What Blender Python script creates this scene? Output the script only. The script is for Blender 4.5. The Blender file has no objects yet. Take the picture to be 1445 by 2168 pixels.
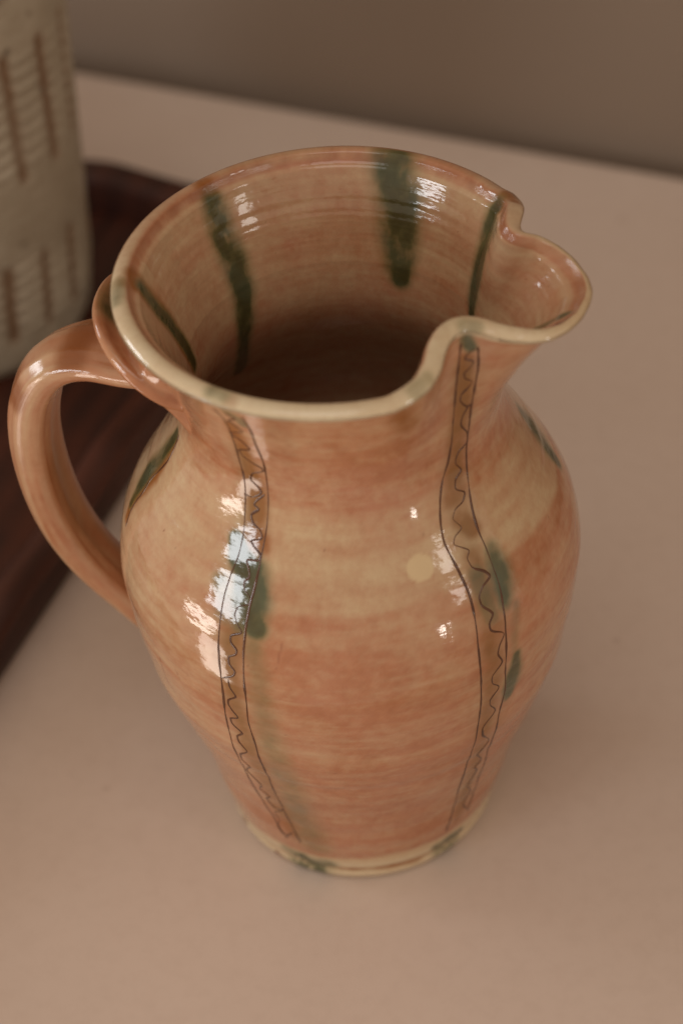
import bpy, math
import numpy as np
from mathutils import Vector, Matrix

# ------------------------------------------------------------------ camera, world, lamps, exposure
S = 0.2                      # one modelling unit = the jug's height = 20 cm
sc = bpy.context.scene
COL = sc.collection

def camera_axes(yaw, pitch, roll):
    cy, sy, cp, sp = math.cos(yaw), math.sin(yaw), math.cos(pitch), math.sin(pitch)
    f = np.array([sy*cp, cy*cp, -sp]); r = np.array([cy, -sy, 0.0]); u = np.cross(r, f)
    c, s = math.cos(roll), math.sin(roll)
    return c*r + s*u, -s*r + c*u, f

cam_d = bpy.data.cameras.new('camera')
cam = bpy.data.objects.new('camera', cam_d); COL.objects.link(cam)
_r, _u, _f = camera_axes(-.0013, .7574, -.0732)
m = Matrix(((_r[0], _u[0], -_f[0], 0), (_r[1], _u[1], -_f[1], -2.3594*S), (_r[2], _u[2], -_f[2], 2.8109*S), (0, 0, 0, 1)))
cam.matrix_world = m
cam_d.sensor_fit = 'VERTICAL'; cam_d.sensor_height = 22.3; cam_d.sensor_width = 14.9
cam_d.angle = math.radians(25)
cam_d.clip_start = .01; cam_d.clip_end = 50
cam_d.dof.use_dof = True
cam_d.dof.focus_distance = .622
cam_d.dof.aperture_fstop = 4.2
cam_d.dof.aperture_blades = 8
sc.camera = cam

w = bpy.data.worlds.new('World'); sc.world = w; w.use_nodes = True
bg = w.node_tree.nodes['Background']
bg.inputs[0].default_value = (1, .78, .60, 1); bg.inputs[1].default_value = .66

def area(name, loc, target, sx, sy, power, color):
    l = bpy.data.lights.new(name, 'AREA'); l.shape = 'RECTANGLE' if 'curtain' in name or 'ceiling' in name else 'ELLIPSE'; l.size = sx; l.size_y = sy
    l.energy = power; l.color = color
    o = bpy.data.objects.new(name, l); COL.objects.link(o)
    o.location = loc
    o.rotation_euler = (Vector(target) - Vector(loc)).to_track_quat('-Z', 'Y').to_euler()
    return o
def toward(az, el, dist, org=(-.01, -.04, .135)):
    a, e = math.radians(az), math.radians(el)
    return (org[0]+dist*math.cos(e)*math.cos(a), org[1]+dist*math.cos(e)*math.sin(a), org[2]+dist*math.sin(e))
AIM = (-.01, -.04, .135)
LAMPS = [   # a low window to the left (cool pane above, warmer sill light below), a lamp and a window to the right, an added glint light and overhead fill
    ('window_light', toward(-153, 8, 1.6), AIM, .50, .25, 4.0, (.93, .97, 1)),
    ('sunlit_floor_light', toward(-160, -30, 1.2), AIM, .24, .68, 2.4, (1, .88, .77)),
    ('window_sill_light', toward(-164, -7.5, 1.6), AIM, .52, .20, 3.2, (1, .88, .77)),
    ('lamp_light', toward(-51, -2, 1.5), AIM, .085, .085, .55, (1, .90, .80)),
    ('curtained_window_light', toward(-39, 19, 1.7), AIM, .22, .52, 2.2, (1, .93, .84)),
    ('spout_glint_light', toward(160, 10, 1.6), AIM, .46, .36, 3.6, (.93, .97, 1)),  # added for glints in the spout and on the handle, no known window
    ('ceiling_fill_light', (-.25, -.80, 1.55), (0, .05, .1), .80, .80, 3.0, (1, .97, .92)),  # added overhead fill: soft shadows, gloss on the lip, light into the jug
]
for a in LAMPS: area(*a)

sc.view_settings.view_transform = 'Standard'; sc.view_settings.look = 'None'
sc.view_settings.exposure = -.06; sc.view_settings.gamma = 1
sc.view_settings.use_curve_mapping = False
sc.render.engine = 'CYCLES'
sc.cycles.max_bounces = 5; sc.cycles.diffuse_bounces = 3; sc.cycles.glossy_bounces = 3
sc.cycles.caustics_reflective = False; sc.cycles.caustics_refractive = False
sc.cycles.use_denoising = True

# ------------------------------------------------------------------ small helpers
def mesh_object(name, verts, faces, mat, parent=None, smooth=True):
    me = bpy.data.meshes.new(name)
    verts = np.asarray(verts, dtype=np.float32).reshape(-1, 3)
    if isinstance(faces, np.ndarray):
        nf, k = faces.shape
        me.vertices.add(len(verts)); me.vertices.foreach_set('co', verts.ravel())
        me.loops.add(nf*k); me.loops.foreach_set('vertex_index', faces.astype(np.int32).ravel())
        me.polygons.add(nf)
        me.polygons.foreach_set('loop_start', np.arange(0, nf*k, k, dtype=np.int32))
        me.polygons.foreach_set('loop_total', np.full(nf, k, dtype=np.int32))
        me.update(calc_edges=True); me.validate()
    else:
        me.from_pydata(verts.tolist(), [], [list(f) for f in faces]); me.update()
    if smooth: me.polygons.foreach_set('use_smooth', np.ones(len(me.polygons), dtype=bool))
    o = bpy.data.objects.new(name, me); COL.objects.link(o)
    if mat: me.materials.append(mat)
    if parent: o.parent = parent
    return o
def tag(o, label=None, cat=None, kind=None, group=None):
    if label: o['label'] = label
    if cat: o['category'] = cat
    if kind: o['kind'] = kind
    if group: o['group'] = group
    return o
def empty(name, loc=(0, 0, 0), rz=0):
    o = bpy.data.objects.new(name, None); COL.objects.link(o); o.location = loc; o.rotation_euler = (0, 0, rz)
    o.empty_display_size = .02
    return o
def grid_faces(nr, nc, wrap):
    """quads of a row-major grid, rows nr, columns nc"""
    c = np.arange(nc if wrap else nc-1); r = np.arange(nr-1)
    R, C = np.meshgrid(r, c, indexing='ij'); C2 = (C+1) % nc
    return np.stack([R*nc+C, R*nc+C2, (R+1)*nc+C2, (R+1)*nc+C], -1).reshape(-1, 4)
def attribute(o, name, values):
    a = o.data.attributes.new(name, 'FLOAT', 'POINT'); a.data.foreach_set('value', np.asarray(values, dtype=np.float32).ravel())
def sstep(a, b, x):
    t = np.clip((x-a)/(b-a), 0, 1); return t*t*(3-2*t)

# ------------------------------------------------------------------ the jug's surface, in modelling units
#GEOMETRY
def spline(xk, yk, x):
    xk = np.asarray(xk, float); yk = np.asarray(yk, float)
    n = len(xk); h = np.diff(xk); A = np.eye(n); b = np.zeros(n)
    for i in range(1, n-1):
        A[i, i-1] = h[i-1]; A[i, i] = 2*(h[i-1]+h[i]); A[i, i+1] = h[i]
        b[i] = 6*((yk[i+1]-yk[i])/h[i]-(yk[i]-yk[i-1])/h[i-1])
    mm = np.linalg.solve(A, b)
    i = np.clip(np.searchsorted(xk, x)-1, 0, n-2); t = x-xk[i]; hi = h[i]
    return yk[i]+t*((yk[i+1]-yk[i])/hi-hi*(2*mm[i]+mm[i+1])/6)+mm[i]/2*t*t+(mm[i+1]-mm[i])/(6*hi)*t**3
def noise1(x, seed, octaves=3):
    rng = np.random.RandomState(seed); out = 0*x; a = 1.0; f = 1.0
    for _ in range(octaves):
        v = rng.uniform(-1, 1, 4096); i = np.floor(x*f).astype(int); t = x*f-i; t = t*t*(3-2*t)
        out = out+a*(v[i % 4096]*(1-t)+v[(i+1) % 4096]*t); a *= .5; f *= 2.1
    return out
NC = 640                                  # columns round the jug; the seam lies behind the handle
SEAM = 166.0
PHI = np.radians(SEAM + 360.0*np.arange(NC)/NC)
NECK = .80
PK_Z = [0, .06, .15, .25, .36, .47, .57, .66, .73, .79, .86]
PK_R = [.198, .2141, .2344, .2627, .2979, .3187, .3217, .2849, .2404, .2138, .2099]
def body_r(z): return spline(PK_Z, PK_R, z)
def lean(z): return .0065*np.minimum(z/.25, 1)
RIM_R = .2846
# plan (x, y, z) of the pulled spout's outer lip, from the front pinch round the tip to the back pinch
SPOUT = np.array([
 (.085,-.266,1.003),(.109,-.247,1.006),(.124,-.220,1.012),(.131,-.194,1.018),(.139,-.178,1.022),(.149,-.165,1.022),
 (.161,-.159,1.020),(.177,-.160,1.015),(.194,-.166,1.010),(.216,-.169,1.006),(.238,-.172,1.004),(.261,-.167,1.002),
 (.286,-.149,1.000),(.307,-.124,1.000),(.320,-.096,1.000),(.326,-.075,1.000),(.324,-.046,1.001),(.311,-.007,1.002),
 (.294,.020,1.004),(.272,.036,1.010),(.248,.035,1.018),(.2455,.041,1.022),(.251,.060,1.022),(.257,.085,1.018),
 (.256,.108,1.012),(.247,.136,1.008),(.236,.152,1.004)])
def rim_curve():
    a0 = math.degrees(math.atan2(SPOUT[0, 1], SPOUT[0, 0])); a1 = math.degrees(math.atan2(SPOUT[-1, 1], SPOUT[-1, 0]))
    ang = np.arange(a1+4, a0+360-3, 3.0)
    circ = np.stack([RIM_R*np.cos(np.radians(ang)), RIM_R*np.sin(np.radians(ang)), 1+0*ang], -1)
    pts = np.concatenate([SPOUT, circ]); 
    d = np.linalg.norm(np.diff(np.concatenate([pts, pts[:1]]), axis=0), axis=1); s = np.concatenate([[0], np.cumsum(d)])
    tot = s[-1]; sd = np.linspace(0, tot, 3000, endpoint=False)
    P = np.stack([np.interp(sd, s, np.append(pts[:, k], pts[0, k])) for k in range(3)], -1)
    sig = .006/tot*3000; kx = np.arange(-60, 61); kern = np.exp(-.5*(kx/sig)**2); kern /= kern.sum()
    P = np.stack([np.convolve(np.concatenate([P[-60:, k], P[:, k], P[:60, k]]), kern, 'valid') for k in range(3)], -1)
    # angle carried by each point: true angle on the round part, even steps along the spout
    s_sp = s[len(SPOUT)-1]
    phi = np.where(sd <= s_sp, a0+(a1-a0)*sd/s_sp, 0)
    rest = sd > s_sp
    phi[rest] = np.interp(sd[rest], [s_sp, tot], [a1, a0+360])
    x = (np.degrees(PHI)-a0) % 360+a0
    return np.stack([np.interp(x, np.append(phi, a0+360), np.append(P[:, k], P[0, k])) for k in range(3)], -1)
RIM = rim_curve()
_t = np.roll(RIM, -1, 0)-np.roll(RIM, 1, 0); _t = _t[:, :2]/np.linalg.norm(_t[:, :2], axis=1)[:, None]
RIM_N = np.stack([_t[:, 1], -_t[:, 0]], -1)            # outward in plan
_k = np.exp(-.5*(np.arange(-8, 9)/3.)**2); _k /= _k.sum()
RIM_N = np.stack([np.convolve(np.concatenate([RIM_N[-8:, k], RIM_N[:, k], RIM_N[:8, k]]), _k, 'valid') for k in range(2)], -1)
RIM_N /= np.linalg.norm(RIM_N, axis=1)[:, None]
RAD = np.stack([np.cos(PHI), np.sin(PHI)], -1)
SPOUTNESS = sstep(.0, .05, np.abs(np.hypot(RIM[:, 0], RIM[:, 1])-RIM_R))
TIP = np.exp(-((np.degrees(np.arctan2(RIM[:, 1], RIM[:, 0]))+13)/21.)**4)      # 1 along the pulled spout
LIP_W = .025-.016*TIP
def flare(t):                               # how far the wall has moved from the neck circle to the lip
    return .92*t**1.6
def outer_row(v):
    """v in 0..1: foot to neck; 1..2 neck to lip. Returns NC x 3"""
    if v <= 1:
        z = NECK*v; r = body_r(np.array(z))
        r = r+.0011*noise1(np.array(z*26+3), 4)
        r = r-.0035*math.exp(-((z-.034)/.007)**2)+.002*math.exp(-((z-.018)/.010)**2)-.008*math.exp(-(z/.006)**2)
        p = RAD*r; zz = np.full(NC, z)
        p = p*(1+.0025*np.sin(2*PHI+4*z)[:, None])
    else:
        t = v-1; zr = RIM[:, 2]
        zz = NECK+(zr-NECK)*t
        r0 = body_r(np.array(NECK+.20*t*.3))
        e = flare(t)+.08*sstep(.955, .985, t)
        neck = RAD*float(body_r(np.array(NECK)))*(1+.0025*np.sin(2*PHI+4*NECK)[:, None])
        p = neck*(1-e)+RIM[:, :2]*e
        p = p+RAD*.0010*float(noise1(np.array(t*6+11.), 5))*(1-t)
    return np.concatenate([p+np.array([float(lean(np.array(min(zz.mean(), 1.)))), 0]), zz[:, None]], 1)
NO1, NO2, NL, NI, NB = 230, 96, 14, 190, 10
VS = np.concatenate([np.linspace(0, 1, NO1, endpoint=False), np.linspace(1, 2, NO2)])
OUTER = np.stack([outer_row(v) for v in VS])
def smooth_rows(G, mid, half, sig):
    kx = np.arange(-3*sig, 3*sig+1); kern = np.exp(-.5*(kx/sig)**2); kern /= kern.sum(); out = G.copy()
    for i in range(mid-half, mid+half):
        wgt = sstep(0, .5, 1-abs(i-mid)/half)
        out[i] = G[i]*(1-wgt)+np.tensordot(kern, G[i-3*sig:i+3*sig+1], (0, 0))*wgt
    return out
OUTER = smooth_rows(OUTER, NO1, 40, 8)
def inner_row(q):
    """q in 0..1 lip to inside floor"""
    v = 2-1.90*q
    o = outer_row(min(v, 1.999)) if v > 1.94 else outer_row(v)
    e = flare(max(v-1, 0)) if v > 1 else 0
    n = RAD*(1-e)+RIM_N*e; n = n/np.linalg.norm(n, axis=1)[:, None]
    th = (.0245+.004*math.exp(-q*30))*np.ones(NC)
    th = th-.0115*TIP*(1-sstep(.1, .8, q))
    zi = float(o[:, 2].mean()); th = th[:, None]
    if v <= 1.: th = th+max(0., float(body_r(np.array(zi)))-.0245-(.186+6*max(0., .755-zi)**1.6))*sstep(.58, .70, zi)
    o = o.copy(); o[:, :2] -= n*th
    o[:, :2] -= RAD*(.0003*float(noise1(np.array(q*60+5.), 9, 2))*min(q*12, 1))
    return o
lip = []
for i in range(1, NL+1):
    a = math.pi*i/(NL+1)
    w_ = LIP_W[:, None]
    out = np.concatenate([RIM[:, :2]+np.array([.0065, 0])-RIM_N*(w_/2)*(1-math.cos(a)), (RIM[:, 2]-.005+(.010-.004*TIP)*math.sin(a)+.007*(1-math.cos(a))/2)[:, None]], 1)
    lip.append(out)
LIP = np.stack(lip)
INNER = np.stack([inner_row(q) for q in np.linspace(.006, 1, NI)])
INNER = smooth_rows(INNER, NI*10//19, 40, 8)
_last = INNER[-1]; _c = _last.mean(0)
FLOOR = np.stack([_c+(_last-_c)*(1-k/NB)-np.array([0, 0, .012*math.sin(math.pi/2*k/NB)]) for k in range(1, NB+1)])
_f0 = OUTER[0]; _c0 = _f0.mean(0)
UNDER = np.stack([_c0+(_f0-_c0)*s_+np.array([0, 0, z_]) for s_, z_ in ((.02, .012), (.6, .012), (.80, .010), (.86, .000), (.96, .000))])
JUG = np.concatenate([UNDER, OUTER, LIP, INNER, FLOOR])
ROW_OUT = len(UNDER); ROW_LIP = ROW_OUT+len(OUTER); ROW_IN = ROW_LIP+NL
# handle: a pulled strap in the vertical plane at 166 degrees, (distance from axis, height, width, thickness)
HANDLE_A = math.radians(168)
HANDLE = [(.212,.885,.215,.050),(.238,.876,.200,.047),(.285,.860,.160,.044),(.337,.850,.118,.046),(.384,.830,.102,.052),(.419,.783,.098,.060),
          (.437,.707,.098,.064),(.436,.617,.096,.064),(.418,.527,.092,.064),(.385,.455,.088,.062),(.347,.403,.086,.058),(.305,.350,.088,.052)]
def handle_grid(n=120, m=40):
    H = np.array(HANDLE); s = np.concatenate([[0], np.cumsum(np.linalg.norm(np.diff(H[:, :2], axis=0), axis=1))])
    u = np.linspace(0, s[-1], n)
    r, z, wd, tk = [spline(s, H[:, k], u) for k in range(4)]
    rad = np.array([math.cos(HANDLE_A), math.sin(HANDLE_A), 0]); b = np.array([-math.sin(HANDLE_A), math.cos(HANDLE_A), 0])
    P = np.outer(r, rad)+np.outer(z, [0, 0, 1])+np.array([.0065, 0, 0])
    T = np.gradient(P, axis=0); T /= np.linalg.norm(T, axis=1)[:, None]
    N = np.cross(b, T)
    N *= np.sign(N[:, 2:3].sum())            # outward / up on the top run
    a = np.linspace(0, 2*math.pi, m, endpoint=False)
    ca, sa = np.cos(a), np.sin(a)
    ex = np.sign(ca)*np.abs(ca)**.75; ey = np.sign(sa)*np.abs(sa)**.80
    ridge = 1+.10*np.cos(3*(a-math.pi/2))*(sa > 0)-.05*np.cos(5*a)*(sa < 0)+.045*np.cos(11*a)
    G = P[:, None]+b*(ex[None]*wd[:, None]/2)[..., None]+N[:, None]*((ey*ridge)[None]*tk[:, None]/2)[..., None]
    return G, u/s[-1], a
#END
#STROKES_BEGIN
LINES = {
 'A_l': [(316.0,120.2),(308.0,122.0),(282.3,120.3),(257.4,117.4),(240.1,118.0),(227.2,119.6),(217.3,121.7),(210.1,121.8),(202.2,120.2),(195.3,119.4),(187.1,120.2),(173.5,121.6),(159.6,122.9),(145.8,121.7),(127.8,119.7),(108.0,118.6),(86.3,116.3),(68.0,115.3),(51.1,119.2),(43.0,122.0),(34.0,127.0)],
 'A_r': [(316.8,136.1),(306.3,136.5),(281.8,135.3),(261.5,135.5),(242.5,134.7),(230.0,135.2),(221.2,135.5),(211.5,134.9),(203.5,134.6),(194.0,133.5),(181.1,133.7),(173.1,133.9),(157.1,134.2),(137.5,132.7),(118.7,133.0),(97.3,132.5),(72.1,131.0),(53.7,132.2),(33.8,137.0)],
 'A_w': [(315.0,126.0),(311.1,130.8),(305.0,125.1),(295.4,130.6),(287.3,120.7),(283.6,125.1),(274.6,129.2),(268.5,120.5),(263.3,122.1),(259.6,127.7),(257.0,133.0),(255.7,133.8),(247.6,124.7),(242.2,123.3),(239.9,126.8),(236.6,130.2),(232.3,124.3),(232.2,118.1)],
 'A_w2': [(235.8,132.6),(228.8,126.0),(228.0,129.1),(224.3,124.6),(222.0,126.4),(220.0,132.0),(217.8,133.7),(215.4,127.4),(214.1,129.5),(211.4,134.5),(210.5,134.2),(208.6,127.2),(206.4,129.1),(203.9,130.6),(201.7,128.4),(199.5,129.1),(196.8,133.2),(195.4,133.1),(192.7,127.6),(190.2,127.0),(187.1,129.3),(184.9,131.9),(181.8,126.8),(179.9,127.1),(177.1,130.5),(175.5,130.2),(173.1,126.8),(170.0,127.0),(167.1,129.9),(165.6,129.4),(161.4,123.4)],
 'A_w3': [(162.1,126.4),(157.7,126.8),(153.1,128.9),(148.1,124.3),(145.9,123.9),(142.6,125.4),(138.8,127.6),(135.7,123.1),(132.2,123.1),(127.4,127.1),(123.0,123.5),(119.6,123.6),(114.4,126.9),(108.0,121.2),(103.0,120.2),(98.0,123.0),(91.2,118.2),(87.0,120.6),(81.0,123.6),(75.0,120.2),(70.0,124.9),(66.0,120.9),(59.6,125.9),(60.6,130.7),(54.1,122.9),(46.7,124.2),(42.7,121.3),(36.1,125.2),(40.9,132.1),(32.8,124.8)],
 'B_l': [(322.9,255.0),(304.2,255.4),(278.9,255.5),(267.7,255.7),(252.0,255.2),(240.8,252.0),(233.6,246.4),(225.4,241.2),(217.3,237.4),(211.5,236.3),(205.8,237.5),(198.8,239.0),(193.1,239.7),(185.2,239.0),(175.1,237.6),(159.9,237.2),(150.4,237.9),(130.5,238.8),(105.0,238.6),(78.0,239.7),(52.0,242.5),(30.0,241.2)],
 'B_r': [(321.3,262.7),(305.8,265.5),(290.1,266.7),(275.4,267.5),(265.0,268.9),(248.4,269.3),(234.7,267.2),(226.2,264.2),(217.9,260.3),(210.9,258.1),(203.6,257.6),(196.1,256.9),(190.0,256.1),(182.1,254.1),(171.6,252.2),(157.0,250.7),(137.6,252.1),(120.3,251.1),(95.0,252.3),(68.0,256.9),(47.0,259.6),(37.0,257.5)],
 'B_w': [(319.9,262.5),(314.5,258.8),(311.3,258.3),(310.6,262.3),(307.2,262.0),(301.0,259.2),(297.8,260.1),(295.8,264.3),(290.4,262.2),(285.6,258.9),(281.6,259.3),(276.7,265.7),(277.8,266.1),(270.1,262.7),(263.9,262.0),(253.4,268.7),(246.2,268.6),(243.1,260.9),(238.0,258.0),(232.8,261.5),(230.2,255.5),(227.1,253.8),(223.4,259.1),(221.3,256.2),(219.8,248.6),(217.7,245.9),(213.4,248.9),(211.5,242.9),(209.8,241.2),(207.5,244.7),(205.3,248.0),(203.5,245.4),(200.2,246.0),(196.2,251.9),(194.4,253.3),(192.2,247.5),(189.7,244.0),(187.3,243.7),(181.5,247.8),(178.6,244.8),(176.5,244.7),(171.0,251.1),(167.4,248.0),(163.9,246.6),(158.1,248.6),(152.8,243.7),(147.9,244.1),(143.3,247.9),(137.3,243.6),(134.1,244.1),(127.2,248.1),(119.1,242.0),(114.0,242.6),(104.1,248.9),(96.0,244.5),(86.0,249.5),(83.0,246.5),(78.0,249.7),(63.0,249.2),(56.0,254.2),(45.4,251.7),(40.2,255.9)],
 'C_l': [(228.4,41.0),(216.3,40.8),(204.8,35.0),(195.6,33.9),(192.6,33.0),(186.0,33.3),(180.9,35.1)],
}
STROKES = {
 'green': [
  ('o', 0.22, 1.1, [(264.3,118.8,0.0203),(230.2,122.8,0.023),(215.7,123.8,0.023),(199.5,124.5,0.027),(185.0,126.6,0.027),(162.5,128.5,0.0243),(135.8,128.5,0.023),(105.0,131.0,0.0216),(58.3,130.5,0.0203)]),
  ('o', 0.22, 1.1, [(304.9,259.3,0.0203),(263.0,262.1,0.0216),(225.9,253.8,0.0243),(210.8,249.9,0.0257),(191.8,249.9,0.0297),(171.5,247.0,0.0297),(140.1,245.5,0.027),(99.0,244.9,0.023),(44.5,249.9,0.0189)]),
  ('o', 1.0, 0.6, [(214.3,118.0,0.0122),(208.8,122.8,0.0189),(204.9,130.7,0.027),(198.0,132.4,0.0311),(191.6,132.8,0.0297),(188.1,137.9,0.0189)]),
  ('o', 0.55, 0.8, [(199.0,116.2,0.0149),(189.2,123.0,0.0169)]),
  ('o', 0.85, 0.95, [(201.1,260.1,0.0135),(194.2,259.3,0.0203),(188.8,257.3,0.0216),(182.9,255.6,0.0149)]),
  ('o', 0.55, 0.7, [(197.4,246.4,0.0149),(190.2,247.4,0.0189),(180.2,246.7,0.0135)]),
  ('o', 0.9, 0.8, [(156.8,256.9,0.0095),(146.7,256.8,0.0162),(138.9,255.3,0.0169),(131.8,254.6,0.0108)]),
  ('o', 0.35, 0.8, [(179.4,260.5,0.0095),(168.3,256.6,0.0095),(153.8,255.1,0.0068)]),
  ('o', 0.85, 0.9, [(211.7,355.0,0.0149),(205.9,354.0,0.023),(199.6,349.0,0.0216),(191.0,345.1,0.0122)]),
  ('o', 0.8, 0.7, [(226.6,36.0,0.0095),(216.0,30.4,0.0162),(204.2,26.3,0.0203),(195.8,26.1,0.0176),(188.0,28.7,0.0095)]),
  ('o', 0.85, 0.8, [(20.4,134.8,0.0108),(16.2,142.8,0.0149),(18.1,153.3,0.0162)]),
  ('o', 0.6, 0.8, [(21.2,121.3,0.0095),(20.4,134.8,0.0108)]),
  ('o', 0.85, 0.8, [(19.6,235.4,0.0081),(20.4,247.1,0.0122),(20.0,257.6,0.0095)]),
  ('o', 0.4, 0.9, [(182.4,137.7,0.0149),(170.9,139.9,0.0176),(156.6,140.9,0.0203),(131.8,141.7,0.023),(102.2,142.6,0.0243),(63.3,141.8,0.0257),(34.7,146.9,0.0257)]),
  ('o', 0.6, 0.7, [(318.0,128.0,0.0081),(312.3,131.9,0.0095),(305.3,133.8,0.0068)]),
  ('o', 0.7, 0.6, [(325.0,256.9,0.0108),(319.8,259.6,0.0095)]),
  ('l', 0.65, 0.9, [(337.4,123.7,0.0108),(336.8,129.1,0.0095)]),
  ('l', 0.45, 0.9, [(335.5,37.6,0.0095),(336.4,23.7,0.0122)]),
  ('l', 0.45, 0.7, [(335.7,219.8,0.0122),(335.8,227.6,0.0095)]),
  ('l', 0.45, 0.7, [(334.6,256.4,0.0122),(334.7,260.3,0.0095)]),
  ('i', 1.0, 0.85, [(351.5,573.2,0.0176),(371.8,574.2,0.0196),(393.3,572.3,0.0203),(414.3,573.3,0.0196),(435.7,577.2,0.0176),(446.9,577.1,0.0135),(457.3,569.3,0.0115)]),
  ('i', 1.0, 0.85, [(352.1,17.3,0.0135),(366.8,17.6,0.0149),(380.8,14.8,0.0149),(401.0,11.2,0.0135),(422.0,10.0,0.0122)]),
  ('i', 0.9, 0.75, [(346.0,465.8,0.0338),(369.1,459.4,0.0324),(392.3,455.9,0.0284),(407.5,454.1,0.023),(416.9,453.3,0.0162)]),
  ('i', 1.0, 0.85, [(412.6,454.4,0.0162),(417.8,454.0,0.0135)]),
  ('i', 1.0, 0.85, [(346.0,393.0,0.0162),(358.1,390.5,0.0189),(372.0,388.0,0.0176),(388.2,384.0,0.0182),(405.1,381.8,0.0162),(415.1,378.7,0.0108)]),
  ('i', 0.75, 0.7, [(375.0,318.0,0.0047),(348.0,304.3,0.0068),(346.0,307.2,0.0047)]),
 ],
 'amber': [
  ('o', 0.98, 0.8, [(299.4,125.1,0.0108),(262.1,123.3,0.0135),(238.7,125.9,0.0162),(225.5,128.7,0.0176),(216.8,129.5,0.0162),(206.3,126.0,0.0135)]),
  ('o', 1.0, 0.7, [(217.7,134.6,0.0108),(214.7,136.0,0.0095)]),
  ('o', 0.72, 0.8, [(191.9,127.1,0.0162),(179.7,127.6,0.0162),(162.3,128.1,0.0162),(138.8,127.9,0.0149),(108.2,129.6,0.0149),(71.0,127.9,0.0149),(38.2,132.3,0.0135)]),
  ('o', 1.0, 0.8, [(311.5,258.5,0.0108),(288.1,260.2,0.0135),(263.7,260.2,0.0149),(240.5,259.1,0.0135),(224.8,251.2,0.0176)]),
  ('o', 1.0, 0.7, [(215.9,250.4,0.0149),(210.8,255.1,0.0135)]),
  ('o', 0.78, 0.8, [(202.8,248.4,0.0149),(187.5,247.3,0.0189),(166.5,243.5,0.0176),(144.2,243.9,0.0149),(112.6,242.5,0.0122),(67.0,248.6,0.0108),(34.0,249.3,0.0095)]),
  ('o', 1.0, 0.8, [(226.2,38.7,0.0068),(206.9,34.5,0.0162),(192.7,30.2,0.0149),(182.5,31.0,0.0095)]),
  ('o', 0.78, 0.7, [(15.0,162.4,0.0054),(15.0,191.1,0.0061),(14.0,220.5,0.0061),(18.0,239.8,0.0054)]),
  ('i', 1.0, 0.5, [(346.0,572.1,0.0135),(347.7,573.3,0.0135)]),
  ('l', 1.0, 0.6, [(341.1,572.2,0.0135)]),
  ('i', 1.0, 0.5, [(346.0,15.4,0.0176),(347.3,18.2,0.0189),(363.8,16.5,0.0203),(390.5,13.2,0.0189),(419.0,13.0,0.0162)]),
  ('l', 0.6, 0.9, [(340.0,23.4,0.0108)]),
  ('l', 0.55, 0.9, [(335.8,133.7,0.0095)]),
  ('i', 0.8, 0.5, [(346.0,466.0,0.027)]),
  ('l', 0.7, 0.6, [(337.9,466.6,0.027)]),
  ('i', 1.0, 0.7, [(345.0,390.4,0.0162),(347.7,388.9,0.0122)]),
  ('l', 1.0, 0.5, [(337.4,394.0,0.0135),(336.7,386.2,0.0095)]),
  ('o', 0.59, 0.8, [(314.2,213.6,0.0203),(295.7,220.9,0.0135)]),
 ],
 'dark': [
  ('o', 1.0, 0.5, [(11.4,109.1,0.0041),(9.0,119.3,0.0047)]),
  ('o', 0.7, 0.5, [(13.0,67.0,0.0041),(12.0,72.4,0.0041)]),
  ('i', 1.0, 0.5, [(346.0,294.0,0.0034),(346.0,299.0,0.0047)]),
  ('o', 0.35, 0.6, [(184.5,151.0,0.0015),(178.4,150.1,0.0014),(173.5,149.1,0.0011)]),
  ('o', 0.5, 0.6, [(145.0,80.7,0.0014),(133.0,79.0,0.0027),(127.0,79.0,0.0027),(125.0,83.7,0.0014)]),
  ('o', 0.35, 0.6, [(146.7,93.3,0.002),(143.3,94.9,0.0014)]),
  ('o', 1.0, 0.5, [(104.5,157.7,0.0015)]),
  ('o', 0.6, 0.5, [(200.2,69.1,0.0014)]),
 ],
 'creamdot': [
  ('o', 1.0, 0.12, [(206.7,219.8,0.0189)]),
 ],
}
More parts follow.
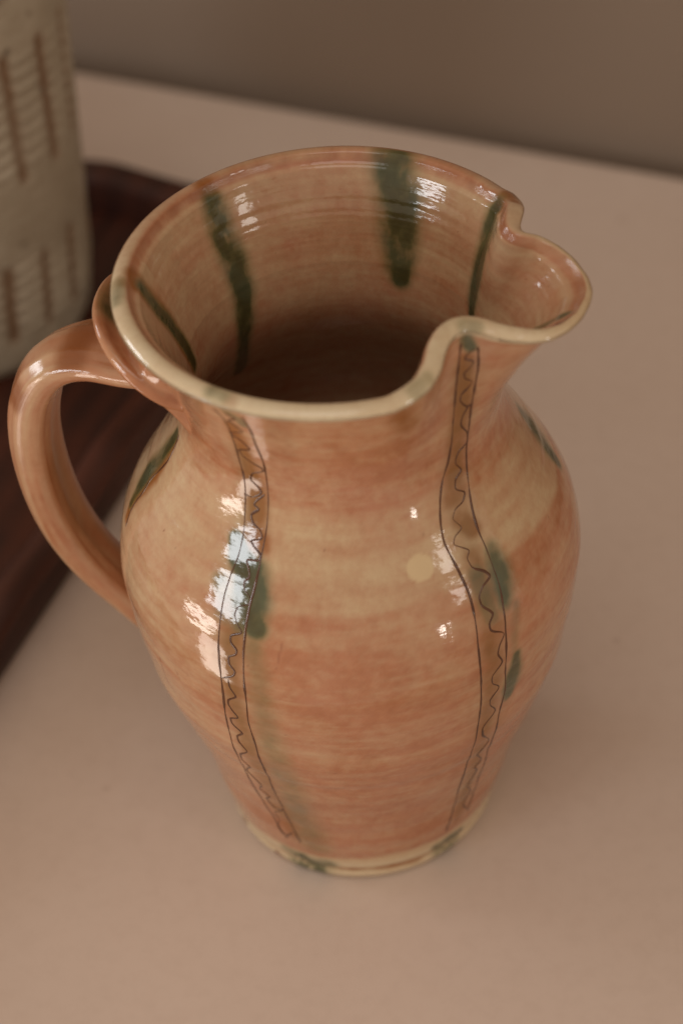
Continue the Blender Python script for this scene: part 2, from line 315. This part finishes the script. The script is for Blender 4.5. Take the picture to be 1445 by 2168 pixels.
#STROKES_END
# ------------------------------------------------------------------ materials
class Nodes:
    def __init__(self, name):
        self.mat = bpy.data.materials.new(name); self.mat.use_nodes = True
        self.t = self.mat.node_tree; self.bsdf = self.t.nodes['Principled BSDF']
    def n(self, kind, **kw):
        x = self.t.nodes.new(kind)
        for k, v in kw.items(): setattr(x, k, v)
        return x
    def link(self, a, b): self.t.links.new(a, b)
    def val(self, sock, v):
        if isinstance(v, bpy.types.NodeSocket): self.link(v, sock)
        else: sock.default_value = v
    def attr(self, name): return self.n('ShaderNodeAttribute', attribute_name=name).outputs['Fac']
    def math(self, op, a, b=0.0, c=None, clamp=False):
        x = self.n('ShaderNodeMath', operation=op); x.use_clamp = clamp
        self.val(x.inputs[0], a); self.val(x.inputs[1], b)
        if c is not None: self.val(x.inputs[2], c)
        return x.outputs[0]
    def mix(self, f, a, b, blend='MIX'):
        x = self.n('ShaderNodeMix', data_type='RGBA', blend_type=blend); x.clamp_factor = True
        self.val(x.inputs[0], f)
        for s, v in ((x.inputs[6], a), (x.inputs[7], b)):
            if isinstance(v, tuple): v = (*v[:3], 1)
            self.val(s, v)
        return x.outputs[2]
    def noise(self, vec, scale, detail=4, rough=.55, dist=0.0):
        x = self.n('ShaderNodeTexNoise'); x.inputs['Scale'].default_value = scale
        x.inputs['Detail'].default_value = detail; x.inputs['Roughness'].default_value = rough; x.inputs['Distortion'].default_value = dist
        if vec is not None: self.link(vec, x.inputs['Vector'])
        return x.outputs['Fac']
    def ramp(self, f, *stops):
        x = self.n('ShaderNodeValToRGB'); e = x.color_ramp.elements
        while len(e) < len(stops): e.new(.5)
        for el, (p, c) in zip(e, stops):
            el.position = p; el.color = (c, c, c, 1) if not isinstance(c, tuple) else (*c, 1)
        self.val(x.inputs[0], f); return x.outputs[0]
    def obj(self, sx=1, sy=1, sz=1):
        tc = self.n('ShaderNodeTexCoord'); mp = self.n('ShaderNodeMapping'); mp.inputs['Scale'].default_value = (sx, sy, sz)
        self.link(tc.outputs['Object'], mp.inputs[0]); return mp.outputs[0]
    def bump(self, h, strength, dist, prev=None):
        x = self.n('ShaderNodeBump'); x.inputs['Strength'].default_value = strength; x.inputs['Distance'].default_value = dist
        self.link(h, x.inputs['Height'])
        if prev is not None: self.link(prev, x.inputs['Normal'])
        return x.outputs[0]

TERRA = (.42, .182, .090); TERRA_D = (.325, .122, .052); PINK = (.44, .205, .122)
CREAM = (.53, .39, .235); AMBER = (.25, .080, .010); GREEN = (.038, .046, .015); GREEN_THIN = (.155, .15, .055)
def vnoise(u, v, seed, octaves=3, gain=.55):
    """value noise, about -1..1"""
    rng = np.random.RandomState(seed); T = rng.uniform(-1, 1, (256, 256)); out = 0*u; a = 1.0; tot = 0
    for k in range(octaves):
        x, y = u+17.3*k+900, v+9.1*k+900
        i, j = np.floor(x).astype(int), np.floor(y).astype(int); s, t = x-i, y-j; s = s*s*(3-2*s); t = t*t*(3-2*t)
        i0, i1, j0, j1 = i % 256, (i+1) % 256, j % 256, (j+1) % 256
        out = out+a*((T[i0, j0]*(1-s)+T[i1, j0]*s)*(1-t)+(T[i0, j1]*(1-s)+T[i1, j1]*s)*t); tot += a*a
        a *= gain; u, v = u*2.03, v*2.03
    return out/math.sqrt(tot)*1.5
def glaze_paint(o, U, V, cream, extra_pink=0, **masks):
    """per-point glaze data: U along the turning direction (eight per turn), V across it (modelling units)"""
    z0 = 0*U
    st1 = vnoise(U*1.1, V*38, 101, 5, .6); st2 = vnoise(U*4, V*150, 102, 3); cl = vnoise(U*1.6, V*6.5, 103, 4); br = vnoise(U*22, V*95, 104, 4, .7)
    br2 = vnoise(U*15, V*75, 105, 4, .7); cl2 = vnoise(U*3.3, V*13, 106, 4, .65)
    k = np.clip(cream+.13*st1+.09*cl+.08*st2+.09*br2+.05*cl2, 0, 1)
    tone = np.clip(.60+.12*cl2+.24*br+.10*st1, 0, 1)
    pink = np.clip(.14+extra_pink+.28*vnoise(U*2.3, V*9, 107, 4, .65), 0, 1)
    spk = np.clip((vnoise(U*40, V*160, 108, 1)-1.46)*12, 0, .55)
    d = dict(cream=k, tone=tone, pink=pink, speck=spk, turn=U, height=V, green=z0, amber=z0, dark=z0, creamdot=z0, slip=z0, dull=z0); d.update(masks)
    mott = 1+.22*vnoise(U*7, V*28, 109, 4, .65)
    for q in ('green', 'amber'): d[q] = np.clip(d[q]*mott, 0, 1)
    for q, v in d.items(): attribute(o, q, v)
def glaze_material(name, painted):
    g = Nodes(name)
    cyl = g.n('ShaderNodeCombineXYZ'); g.link(g.attr('turn'), cyl.inputs[0]); g.link(g.attr('height'), cyl.inputs[1])
    def cmap(sx, sy, off=0.0):
        mp = g.n('ShaderNodeMapping'); mp.inputs['Scale'].default_value = (sx, sy, 1); mp.inputs['Location'].default_value = (off, off*.7, off)
        g.link(cyl.outputs[0], mp.inputs[0]); return mp.outputs[0]
    fine = g.noise(g.obj(), 520, 2, .7)
    terra = g.mix(g.attr('tone'), TERRA_D, TERRA)
    terra = g.mix(g.attr('pink'), terra, PINK)
    col = g.mix(g.attr('cream'), terra, CREAM)
    col = g.mix(g.attr('slip'), col, (.64, .54, .37))
    col = g.mix(g.ramp(fine, (.42, 0.), (.75, .16)), col, TERRA_D)
    am = g.attr('amber'); gr = g.attr('green')
    col = g.mix(g.math('MULTIPLY', am, .90), col, AMBER)
    gcol = g.mix(g.ramp(gr, (.25, 0.), (1., 1.)), GREEN_THIN, GREEN)
    gcol = g.mix(g.ramp(g.noise(g.obj(), 75, 2, .6), (.42, 0.), (.70, .7)), gcol, (.055, .092, .058))
    col = g.mix(g.ramp(gr, (.0, 0.), (.82, .93)), col, gcol)
    col = g.mix(g.math('MULTIPLY', g.attr('creamdot'), .9), col, (.60, .46, .27))
    col = g.mix(g.attr('dark'), col, (.16, .035, .016))
    col = g.mix(g.attr('speck'), col, (.14, .04, .015))
    g.link(col, g.bsdf.inputs['Base Color'])
    g.link(g.math('ADD', .10, g.math('MULTIPLY', g.attr('dull'), .25)), g.bsdf.inputs['Roughness'])
    g.bsdf.inputs['IOR'].default_value = 1.56
    b = g.bump(g.noise(cmap(5, 55, 2.0), 1.0, 3, .6), .11, .0010)
    b = g.bump(g.noise(g.obj(), 42, 4, .62), .20, .0022, b)
    g.link(b, g.bsdf.inputs['Normal'])
    return g.mat
glaze = glaze_material('painted_glaze', True)
ink = Nodes('incised_brown_line')
ink.link(ink.mix(ink.noise(ink.obj(), 220, 3), (.035, .012, .005), (.13, .042, .013)), ink.bsdf.inputs['Base Color'])
ink.bsdf.inputs['Roughness'].default_value = .16

# ------------------------------------------------------------------ table and wall
def rotated(a): return np.array([math.cos(a), math.sin(a)]), np.array([-math.sin(a), math.cos(a)])
EDGE_A = math.atan2(-.57, 1.27)
ex, ey = rotated(EDGE_A)                    # along the table's back edge, and away from the viewer
EDGE_P = np.array([.135, 1.824])
tm = Nodes('painted_tabletop')
c_ = tm.mix(tm.ramp(tm.noise(tm.obj(), 5, 4, .55), (.35, 0.), (.68, 1.)), (.62, .505, .43), (.665, .55, .475))
c_ = tm.mix(tm.ramp(tm.noise(tm.obj(), 160, 4, .7), (.45, 0.), (.8, .10)), c_, (.30, .18, .12))
v_ = tm.n('ShaderNodeTexVoronoi'); v_.inputs['Scale'].default_value = 22; tm.link(tm.obj(), v_.inputs['Vector'])
c_ = tm.mix(tm.math('MULTIPLY', tm.ramp(v_.outputs['Distance'], (.0, 1.), (.05, 0.)), tm.ramp(tm.noise(tm.obj(), 14, 2), (.54, 0.), (.60, .55))), c_, (.28, .16, .10))
tm.link(c_, tm.bsdf.inputs['Base Color'])
tm.bsdf.inputs['Roughness'].default_value = .42
tm.link(tm.bump(tm.noise(tm.obj(), 90, 4, .6), .12, .0006), tm.bsdf.inputs['Normal'])
def slab(name, u0, u1, v0, v1, z0, z1, mat, bev=.004):
    """box along the table's back edge: u along it, v away from the viewer (modelling units)"""
    vs = []; bz = bev/S
    rings = [(z0, 0), (z1-bz, 0), (z1-bz*.3, bz*.3), (z1, bz)]
    for z, i in rings:
        for (u, v) in ((u0+i, v0+i), (u1-i, v0+i), (u1-i, v1-i), (u0+i, v1-i)):
            p = EDGE_P+ex*u+ey*v; vs.append((p[0]*S, p[1]*S, z*S))
    fs = [(3, 2, 1, 0), (12, 13, 14, 15)]
    for k in range(3):
        for j in range(4):
            fs.append((k*4+j, k*4+(j+1) % 4, (k+1)*4+(j+1) % 4, (k+1)*4+j))
    return mesh_object(name, vs, fs, mat, smooth=False)
table = tag(slab('table', -1.42, 2.6, -2.46, 0, -.22, 0, tm.mat), 'plain matte pinkish beige tabletop under the jug', 'table', 'structure')
wm = Nodes('wall_paint')
c_ = wm.mix(wm.ramp(wm.noise(wm.obj(), 3, 3), (.3, 0.), (.7, 1.)), (.225, .168, .125), (.235, .177, .132))
wm.link(c_, wm.bsdf.inputs['Base Color']); wm.bsdf.inputs['Roughness'].default_value = .8
wm.link(wm.bump(wm.noise(wm.obj(), 120, 4, .6), .15, .001), wm.bsdf.inputs['Normal'])
wall = tag(slab('wall', -9, 9, .06, .3, -4, 9, wm.mat), 'plain grey brown wall behind the table', 'wall', 'structure')

# ------------------------------------------------------------------ the jug
jug = empty('jug')
tag(jug, 'glazed terracotta jug with pinched spout and green and brown stripes', 'jug')
nr = len(JUG)
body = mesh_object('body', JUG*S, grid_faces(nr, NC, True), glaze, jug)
J3 = JUG.reshape(-1, 3)
rows = np.repeat(np.arange(nr), NC)
side_of = {'o': (rows >= ROW_OUT-5) & (rows < ROW_LIP+3), 'l': (rows >= ROW_LIP-4) & (rows < ROW_IN+8), 'i': rows >= ROW_LIP+NL//2}
def surf(r, c):
    r = min(max(r, 0), nr-1.001); i, j = int(r), int(c) % NC; a, b = r-i, c-int(c); j2 = (j+1) % NC
    return (JUG[i, j]*(1-b)+JUG[i, j2]*b)*(1-a)+(JUG[i+1, j]*(1-b)+JUG[i+1, j2]*b)*a
def stroke_mask(items):
    out = np.zeros(len(J3))
    for side, strength, soft, pts in items:
        sel = side_of[side]; P = J3[sel]
        k = np.array([surf(r, c) for r, c, _ in pts]); rad = np.array([q[2] for q in pts])
        best = np.zeros(len(P))
        if len(k) == 1: k = np.repeat(k, 2, 0)+np.array([[0, 0, 0], [0, 0, 1e-5]]); rad = np.repeat(rad, 2)
        wob = .10*noise1(P[:, 2]*24+P[:, 0]*17+7., 21, 2)
        for a, b, ra, rb in zip(k[:-1], k[1:], rad[:-1], rad[1:]):
            ab = b-a; t = np.clip(((P-a)@ab)/(ab@ab), 0, 1)
            d = np.linalg.norm(P-a-t[:, None]*ab, axis=1)/(ra+(rb-ra)*t)
            if soft > .2: d = d+wob
            best = np.maximum(best, 1-sstep(1-soft*.95, 1+soft*.75, d))
        out[sel] = np.maximum(out[sel], best*strength)
    return out
MASK = {k: stroke_mask(v) for k, v in STROKES.items()}
lipline = .75*np.exp(-((rows-(ROW_LIP-1.5))/1.6)**2)*(.7+.4*noise1(np.tile(PHI, nr)*30+9, 33))+.45*np.exp(-((rows-(ROW_LIP+NL*.95))/2.2)**2)*np.clip(.4+.7*noise1(np.tile(PHI, nr)*12+9, 34), 0, 1)
MASK['dark'] = np.maximum(MASK['dark'], np.where(rows >= ROW_OUT, np.clip(lipline, 0, 1)*.55, 0))
MASK['amber'] = np.maximum(MASK['amber'], np.where((rows >= ROW_OUT) & (rows < ROW_LIP), .65*np.exp(-((J3[:, 2]-.036)/.005)**2), 0))
turn = np.tile(np.arange(NC)/NC*8., nr)
hgt = J3[:, 2]+np.where(rows >= ROW_IN, 3.0, 0)
# how thick the pale slip lies: lip, foot and the broad band round the shoulder
z_ = J3[:, 2]; ph = np.tile(PHI, nr)
wave = .012*np.sin(ph*2+1)+.006*noise1(ph*3+20, 8)
cream = np.full(len(J3), .15)
outer_ = (rows >= ROW_OUT) & (rows < ROW_LIP)
left = .5-.5*np.cos(ph-math.radians(-25))          # 1 towards the handle side
band = (sstep(.652, .664, z_+wave*.6)*(1-.75*left)+sstep(.50, .66, z_)*.75*left)*(1-sstep(.70, .80, z_-.06*left+wave))
cream = np.where(outer_, np.maximum(cream, .12+.58*band), cream)
cream = np.where(outer_, np.maximum(cream, left**2*.72*sstep(.18, .45, z_)*(1-sstep(.66, .85, z_))), cream)
cream = np.where(outer_, np.maximum(cream, 1.05*(1-sstep(.060, .076, z_+.5*wave))), cream)
lipm = (rows >= ROW_LIP-3) & (rows < ROW_IN+1)
front_ = sstep(-.9, .5, -np.sin(ph))
cream = np.where(lipm, (.25+.75*front_)*(1-.8*sstep(.55, .85, (rows-ROW_LIP)/NL)), cream)
cream = np.where(rows >= ROW_IN+2, .40+.10*sstep(.75, .9, z_), cream)  # inside painted paler to stand in for light that doesn't reach it
slip_ = np.where(lipm, (1-.75*np.tile(TIP, nr))*(.10+.90*front_)*(1-sstep(.55, .9, (rows-ROW_LIP)/NL)), 0)*np.clip(.88+.2*noise1(ph*9+3, 31), 0, 1)
FOOT_GREEN = [(234.6, 253.3), (298.1, 312.0)]
foot = np.where(outer_, 1-sstep(.050, .070, z_), 0)
phd = np.degrees(ph) % 360
for c0, c1 in FOOT_GREEN:
    win = np.exp(-((phd-(c0+c1)/2)/((c1-c0)/2))**4)
    MASK['green'] = np.maximum(MASK['green'], .9*win*foot*np.clip(.75+.35*vnoise(phd*.5, z_*60, 71), 0, 1))
    MASK['dark'] = np.maximum(MASK['dark'], 0)
slip_ = np.maximum(slip_, .65*foot)
glaze_paint(body, turn, hgt, cream, extra_pink=np.where(rows >= ROW_IN, .35, 0), slip=slip_, **MASK)  # extra pink inside likewise makes up for missing light

# incised double lines and the wavy line between them: fine raised-edge threads of brown lying in the glaze
JN = np.cross(np.roll(JUG, -1, 1)-np.roll(JUG, 1, 1), np.gradient(JUG, axis=0)); JN /= np.linalg.norm(JN, axis=2)[..., None]+1e-12
def thread(name, pts, width, seed):
    p = np.array(pts, float)
    s = np.concatenate([[0], np.cumsum(np.hypot(np.diff(p[:, 0])*.0035, np.diff(p[:, 1])*.003))])
    n = max(int(s[-1]/.0028), 8); u = np.linspace(0, s[-1], n)
    # Catmull-Rom through the traced points
    def cr(y):
        m_ = np.gradient(y, s); i = np.clip(np.searchsorted(s, u)-1, 0, len(s)-2); h = s[i+1]-s[i]; t = (u-s[i])/h
        return (2*t**3-3*t**2+1)*y[i]+(t**3-2*t*t+t)*h*m_[i]*.8+(-2*t**3+3*t*t)*y[i+1]+(t**3-t*t)*h*m_[i+1]*.8
    R, Cc = cr(p[:, 0]), cr(p[:, 1])
    Q = np.array([surf(a, b) for a, b in zip(R, Cc)]); Nn = np.array([JN[int(round(a)), int(round(b)) % NC] for a, b in zip(R, Cc)])
    T = np.gradient(Q, axis=0); T /= np.linalg.norm(T, axis=1)[:, None]
    B = np.cross(Nn, T); B /= np.linalg.norm(B, axis=1)[:, None]
    wd = width*(1+.6*noise1(u*40+seed*3.1, seed, 2)); wd[:2] *= .5; wd[-2:] *= .5
    V = np.stack([Q-B*wd[:, None]*.5+Nn*.0001, Q-B*wd[:, None]*.3+Nn*.0006, Q+B*wd[:, None]*.3+Nn*.0006, Q+B*wd[:, None]*.5+Nn*.0001], 1)
    return mesh_object(name, V.reshape(-1, 3)*S, grid_faces(n, 4, False), ink.mat, jug)
for i, (k, pts) in enumerate(LINES.items()):
    thread('wavy_line' if '_w' in k else 'stripe_line', pts, .0024 if '_w' in k else .0026, 30+i)

# handle
G, hu, ha_ = handle_grid()
n_, m_ = G.shape[:2]
handle = mesh_object('handle', G*S, grid_faces(n_, m_, True), glaze, jug)
HU = np.repeat(hu, m_); HA = np.tile(ha_, n_)
am = np.maximum(np.exp(-((HU-.185-.02*np.cos(HA))/.032)**4), np.exp(-((HU-.345)/.028)**4))*sstep(.1, .5, np.sin(HA))
am = np.maximum(am, .60*np.exp(-((HU-.60)/.22)**4)*np.exp(-((HA-5.3)/.42)**2)*np.clip(.7+.5*vnoise(HU*5, HA*4, 61), 0, 1))
near = np.exp(-((HA-.35)/.5)**2)+np.exp(-((HA-.35-2*math.pi)/.5)**2)
glaze_paint(handle, HU*1.3, np.abs(HA-math.pi)*.10+6, .14+.30*np.exp(-((HU-.26)/.05)**2)*(np.sin(HA) > 0)+.12*near, amber=am, dark=.35*am, dull=.85*sstep(.22, .36, HU),
            green=.22*np.exp(-((HU-.62)/.16)**4)*np.exp(-((HA-5.0)/.35)**2))

# collar: the handle's upper end smeared out under the lip, a shallow dish with a rounded edge
NCOL = 60
cph = np.linspace(134, 205, NCOL); ctr = 170.0
d_ = (cph-ctr)/33.0; bump_ = np.clip(1-d_**2, 0, 1)**.75
rb = .218+.099*bump_**.8; zb = .948-.075*np.clip(np.abs(d_), 0, 1)**2.2
rows_c = []
for k in range(26):
    t = k/25
    if t < .46:                              # dish from under the lip out to the bead
        q = t/.46; rr_ = .250*(1-q)+np.maximum(rb-.010, .214)*q; zz_ = .962*(1-q)+(zb+.006)*q-.030*np.sin(math.pi*q)*bump_
        rr_ = np.minimum(rr_, np.maximum(rb-.010, .22)*q+.25*(1-q))
    elif t < .70:                            # rounded bead
        q = (t-.46)/.24; an = math.pi*.5-q*math.pi*1.05
        rr_ = np.maximum(rb-.010, .212)+.011*math.cos(an); zz_ = zb-.004+.011*math.sin(an)
    else:
        q = (t-.70)/.30; rr_ = np.maximum(rb-.010, .212)*(1-q)+.209*q; zz_ = (zb-.015)*(1-q)+(zb-.085)*q
    a_ = np.radians(cph)
    rows_c.append(np.stack([rr_*np.cos(a_)+.0065, rr_*np.sin(a_), zz_], -1))
CG = np.stack(rows_c)
collar = mesh_object('handle_collar', CG.reshape(-1, 3)*S, grid_faces(26, NCOL, False), glaze, jug)
kk = np.repeat(np.arange(26)/25, NCOL); cc_ = np.tile(cph, 26)
glaze_paint(collar, cc_/360*8, kk*.14+8, .14+0*kk, green=.85*np.exp(-((cc_-170)/6.5)**4)*(1-sstep(.40, .52, kk)),
            amber=.35*np.exp(-((cc_-168)/10)**4)*(1-sstep(.45, .6, kk)))

# ------------------------------------------------------------------ wooden tray
wood = Nodes('dark_stained_wood')
wv = wood.n('ShaderNodeTexWave', wave_type='BANDS', bands_direction='Y')
wv.inputs['Scale'].default_value = 22; wv.inputs['Distortion'].default_value = 5; wv.inputs['Detail'].default_value = 4; wv.inputs['Detail Scale'].default_value = 1.4
wood.link(wood.obj(.35, 1, 1), wv.inputs['Vector'])
grain = wood.noise(wood.obj(6, 90, 90), 1.0, 5, .65)
c_ = wood.mix(wv.outputs['Fac'], (.036, .0080, .0036), (.066, .0150, .0062))
c_ = wood.mix(wood.ramp(grain, (.4, 0.), (.75, .7)), c_, (.020, .0055, .0035))
c_ = wood.mix(wood.ramp(wood.noise(wood.obj(), 18, 3), (.5, 0.), (.75, .5)), c_, (.10, .024, .010))
wood.link(c_, wood.bsdf.inputs['Base Color'])
wood.link(wood.math('ADD', .36, wood.math('MULTIPLY', wood.noise(wood.obj(), 40, 3), .25)), wood.bsdf.inputs['Roughness'])
wood.link(wood.bump(grain, .3, .0008), wood.bsdf.inputs['Normal'])
tray = empty('tray', (-.064*S, 1.424*S, 0), math.atan2(-.910, -.414))   # local x runs along the side towards the viewer
tag(tray, 'dark brown wooden tray with scalloped raised rim under the tall vase', 'tray')
TL, TW = 1.95, 1.32                         # local +x towards the viewer, local -y to the left
SEC = [(.000, 0), (.010, .035), (.000, .066), (.014, .088), (.008, .102), (-.014, .108), (-.046, .104), (-.060, .086), (-.060, .050), (-.072, .028), (-.072, .008)]
def rail(p0, p1, out, waves, mitre=True):
    """a moulded rail from p0 to p1 (local plan), 'out' is its outward side"""
    p0, p1, out = map(np.array, (p0, p1, out)); L = np.linalg.norm(p1-p0); d = (p1-p0)/L; n = 90; V = []
    for i in range(n):
        for o_, z in SEC:
            s0, s1 = -o_, L+o_
            s = s0+(s1-s0)*i/(n-1)
            wv_ = .5-.5*math.cos(2*math.pi*waves*s/L); wv_ = wv_**.7
            zz = z*(1-.17*wv_*min(z/.06, 1)) if z > .03 else z
            q = p0+d*s+out*o_
            V.append((q[0]*S, q[1]*S, zz*S+.0002))
    m = len(SEC); f = grid_faces(n, m, True)
    sharp = mesh_object('rail', V, f, wood.mat, tray)
    me = sharp.data
    return sharp
rail((0, 0), (TL, 0), (0, 1), 5)            # the side next to the jug
rail((0, -TW), (TL, -TW), (0, -1), 5)
rail((0, 0), (0, -TW), (-1, 0), 3.35)
rail((TL, 0), (TL, -TW), (1, 0), 3.35)
nb = 4
for k in range(nb):                          # floor boards with fine joints
    y0 = -.070-(TW-.140)*k/nb; y1 = -.070-(TW-.140)*(k+1)/nb; g_ = .0012; x0, x1, zt, zb_ = .070, TL-.070, .030, .006
    ch = .0015
    V = []
    for z, i in ((zb_, 0), (zt-ch, 0), (zt, ch)):
        V += [((x0+i)*S, (y0-g_-i)*S, z*S), ((x1-i)*S, (y0-g_-i)*S, z*S), ((x1-i)*S, (y1+g_+i)*S, z*S), ((x0+i)*S, (y1+g_+i)*S, z*S)]
    F = [(0, 1, 2, 3), (11, 10, 9, 8)]+[(a*4+j, a*4+4+j, a*4+4+(j+1) % 4, a*4+(j+1) % 4) for a in range(2) for j in range(4)]
    mesh_object('floor_board', V, F, wood.mat, tray, smooth=False)

# ------------------------------------------------------------------ tall stoneware vase standing on the tray
VC = np.array([-.713, 1.235, .0305])
vase = empty('vase', tuple(VC*S))
tag(vase, 'tall speckled beige stoneware vase with incised brown grooves standing on the tray', 'vase')
NVC, NVR = 480, 300
vphi = np.linspace(0, 2*math.pi, NVC, endpoint=False)
vz = np.linspace(0, 1.06, NVR)
vr = spline([0, .02, .05, .12, .22, .36, .55, .68, .85, 1.0, 1.06], [.236, .249, .256, .263, .270, .278, .285, .291, .289, .280, .276], vz)
ZZ, PP = np.meshgrid(vz, vphi, indexing='ij'); pd = np.degrees(PP)
def grooves(z0, z1, off, slant):
    zc = np.clip((ZZ-z0)/(z1-z0), 0, 1)
    x = (pd-off-slant*(zc-.5)+9+1.2*noise1(pd*0+np.floor((pd-off)/18)*3.7+z0*50, 3, 1)) % 18-9
    return np.exp(-(x/2.6)**2)*sstep(z0-.012, z0+.012, ZZ)*(1-sstep(z1-.012, z1+.012, ZZ))
gr_ = np.maximum(np.maximum(grooves(.425, .690, -10, -2.), grooves(.085, .262, -6, 1.5)), grooves(.79, .97, -3, 1.5))
tier = (sstep(.09, .11, ZZ)*(1-sstep(.25, .27, ZZ))+sstep(.43, .45, ZZ)*(1-sstep(.67, .69, ZZ))+sstep(.79, .81, ZZ)*(1-sstep(.95, .97, ZZ)))
comb = np.sin(ZZ*2*math.pi/.030+.9*noise1(pd*.16+3, 12, 2)+.6*np.sin(PP*3))
rough_ = noise1(ZZ*60+7*np.sin(PP*2), 14, 3)*.35+noise1(pd*.5+ZZ*13, 15, 3)*.35
R_ = vr[:, None]-.0065*gr_+.0032*comb*(.6+.5*noise1(ZZ*9+PP*2, 17, 2))*tier*(1-gr_)+.0011*rough_
Vv = np.stack([R_*np.cos(PP), R_*np.sin(PP), ZZ], -1)
tr_, tz_ = float(vr[-1]), 1.06
extra = []
for k in range(1, 7):
    a_ = math.pi*k/7; extra.append((tr_-.014+.014*math.cos(a_), tz_+.010*math.sin(a_)))
for k in range(0, 20): extra.append((np.interp(1.05-k/19*1.0, vz, vr)-.030, 1.05-k/19*1.0))
extra += [(.12, .045), (.002, .045)]
Ve = np.stack([np.stack([r*np.cos(vphi), r*np.sin(vphi), z+0*vphi], -1) for r, z in extra])
Vu = np.stack([np.stack([r*np.cos(vphi), r*np.sin(vphi), z+0*vphi], -1) for r, z in ((.002, .004), (.19, .004), (.215, .0), (.232, .0))])
VV = np.concatenate([Vu, Vv, Ve])
st = Nodes('speckled_stoneware')
tint = st.attr('groove')
c_ = st.mix(st.ramp(st.noise(st.obj(), 22, 5, .6), (.35, 0.), (.7, 1.)), (.31, .262, .19), (.42, .365, .28))
c_ = st.mix(st.ramp(st.noise(st.obj(1, 1, 4), 90, 4, .7), (.45, 0.), (.75, .5)), c_, (.24, .185, .12))
c_ = st.mix(st.ramp(tint, (.08, 0.), (.8, .92)), c_, (.17, .090, .042))
v2 = st.n('ShaderNodeTexVoronoi'); v2.inputs['Scale'].default_value = 105; st.link(st.obj(), v2.inputs['Vector'])
sp = st.math('MULTIPLY', st.ramp(v2.outputs['Distance'], (.10, 1.), (.24, 0.)), st.ramp(st.noise(st.obj(), 38, 2), (.57, 0.), (.63, .9)))
c_ = st.mix(sp, c_, (.06, .032, .015))
st.link(c_, st.bsdf.inputs['Base Color']); st.bsdf.inputs['Roughness'].default_value = .62
st.link(st.bump(st.noise(st.obj(), 260, 4, .6), .35, .001), st.bsdf.inputs['Normal'])
vb = mesh_object('vase_body', VV.reshape(-1, 3)*S, grid_faces(len(VV), NVC, True), st.mat, vase)
attribute(vb, 'groove', np.concatenate([np.zeros((len(Vu), NVC)), gr_*(.8+.3*rough_), np.zeros((len(Ve), NVC))]))
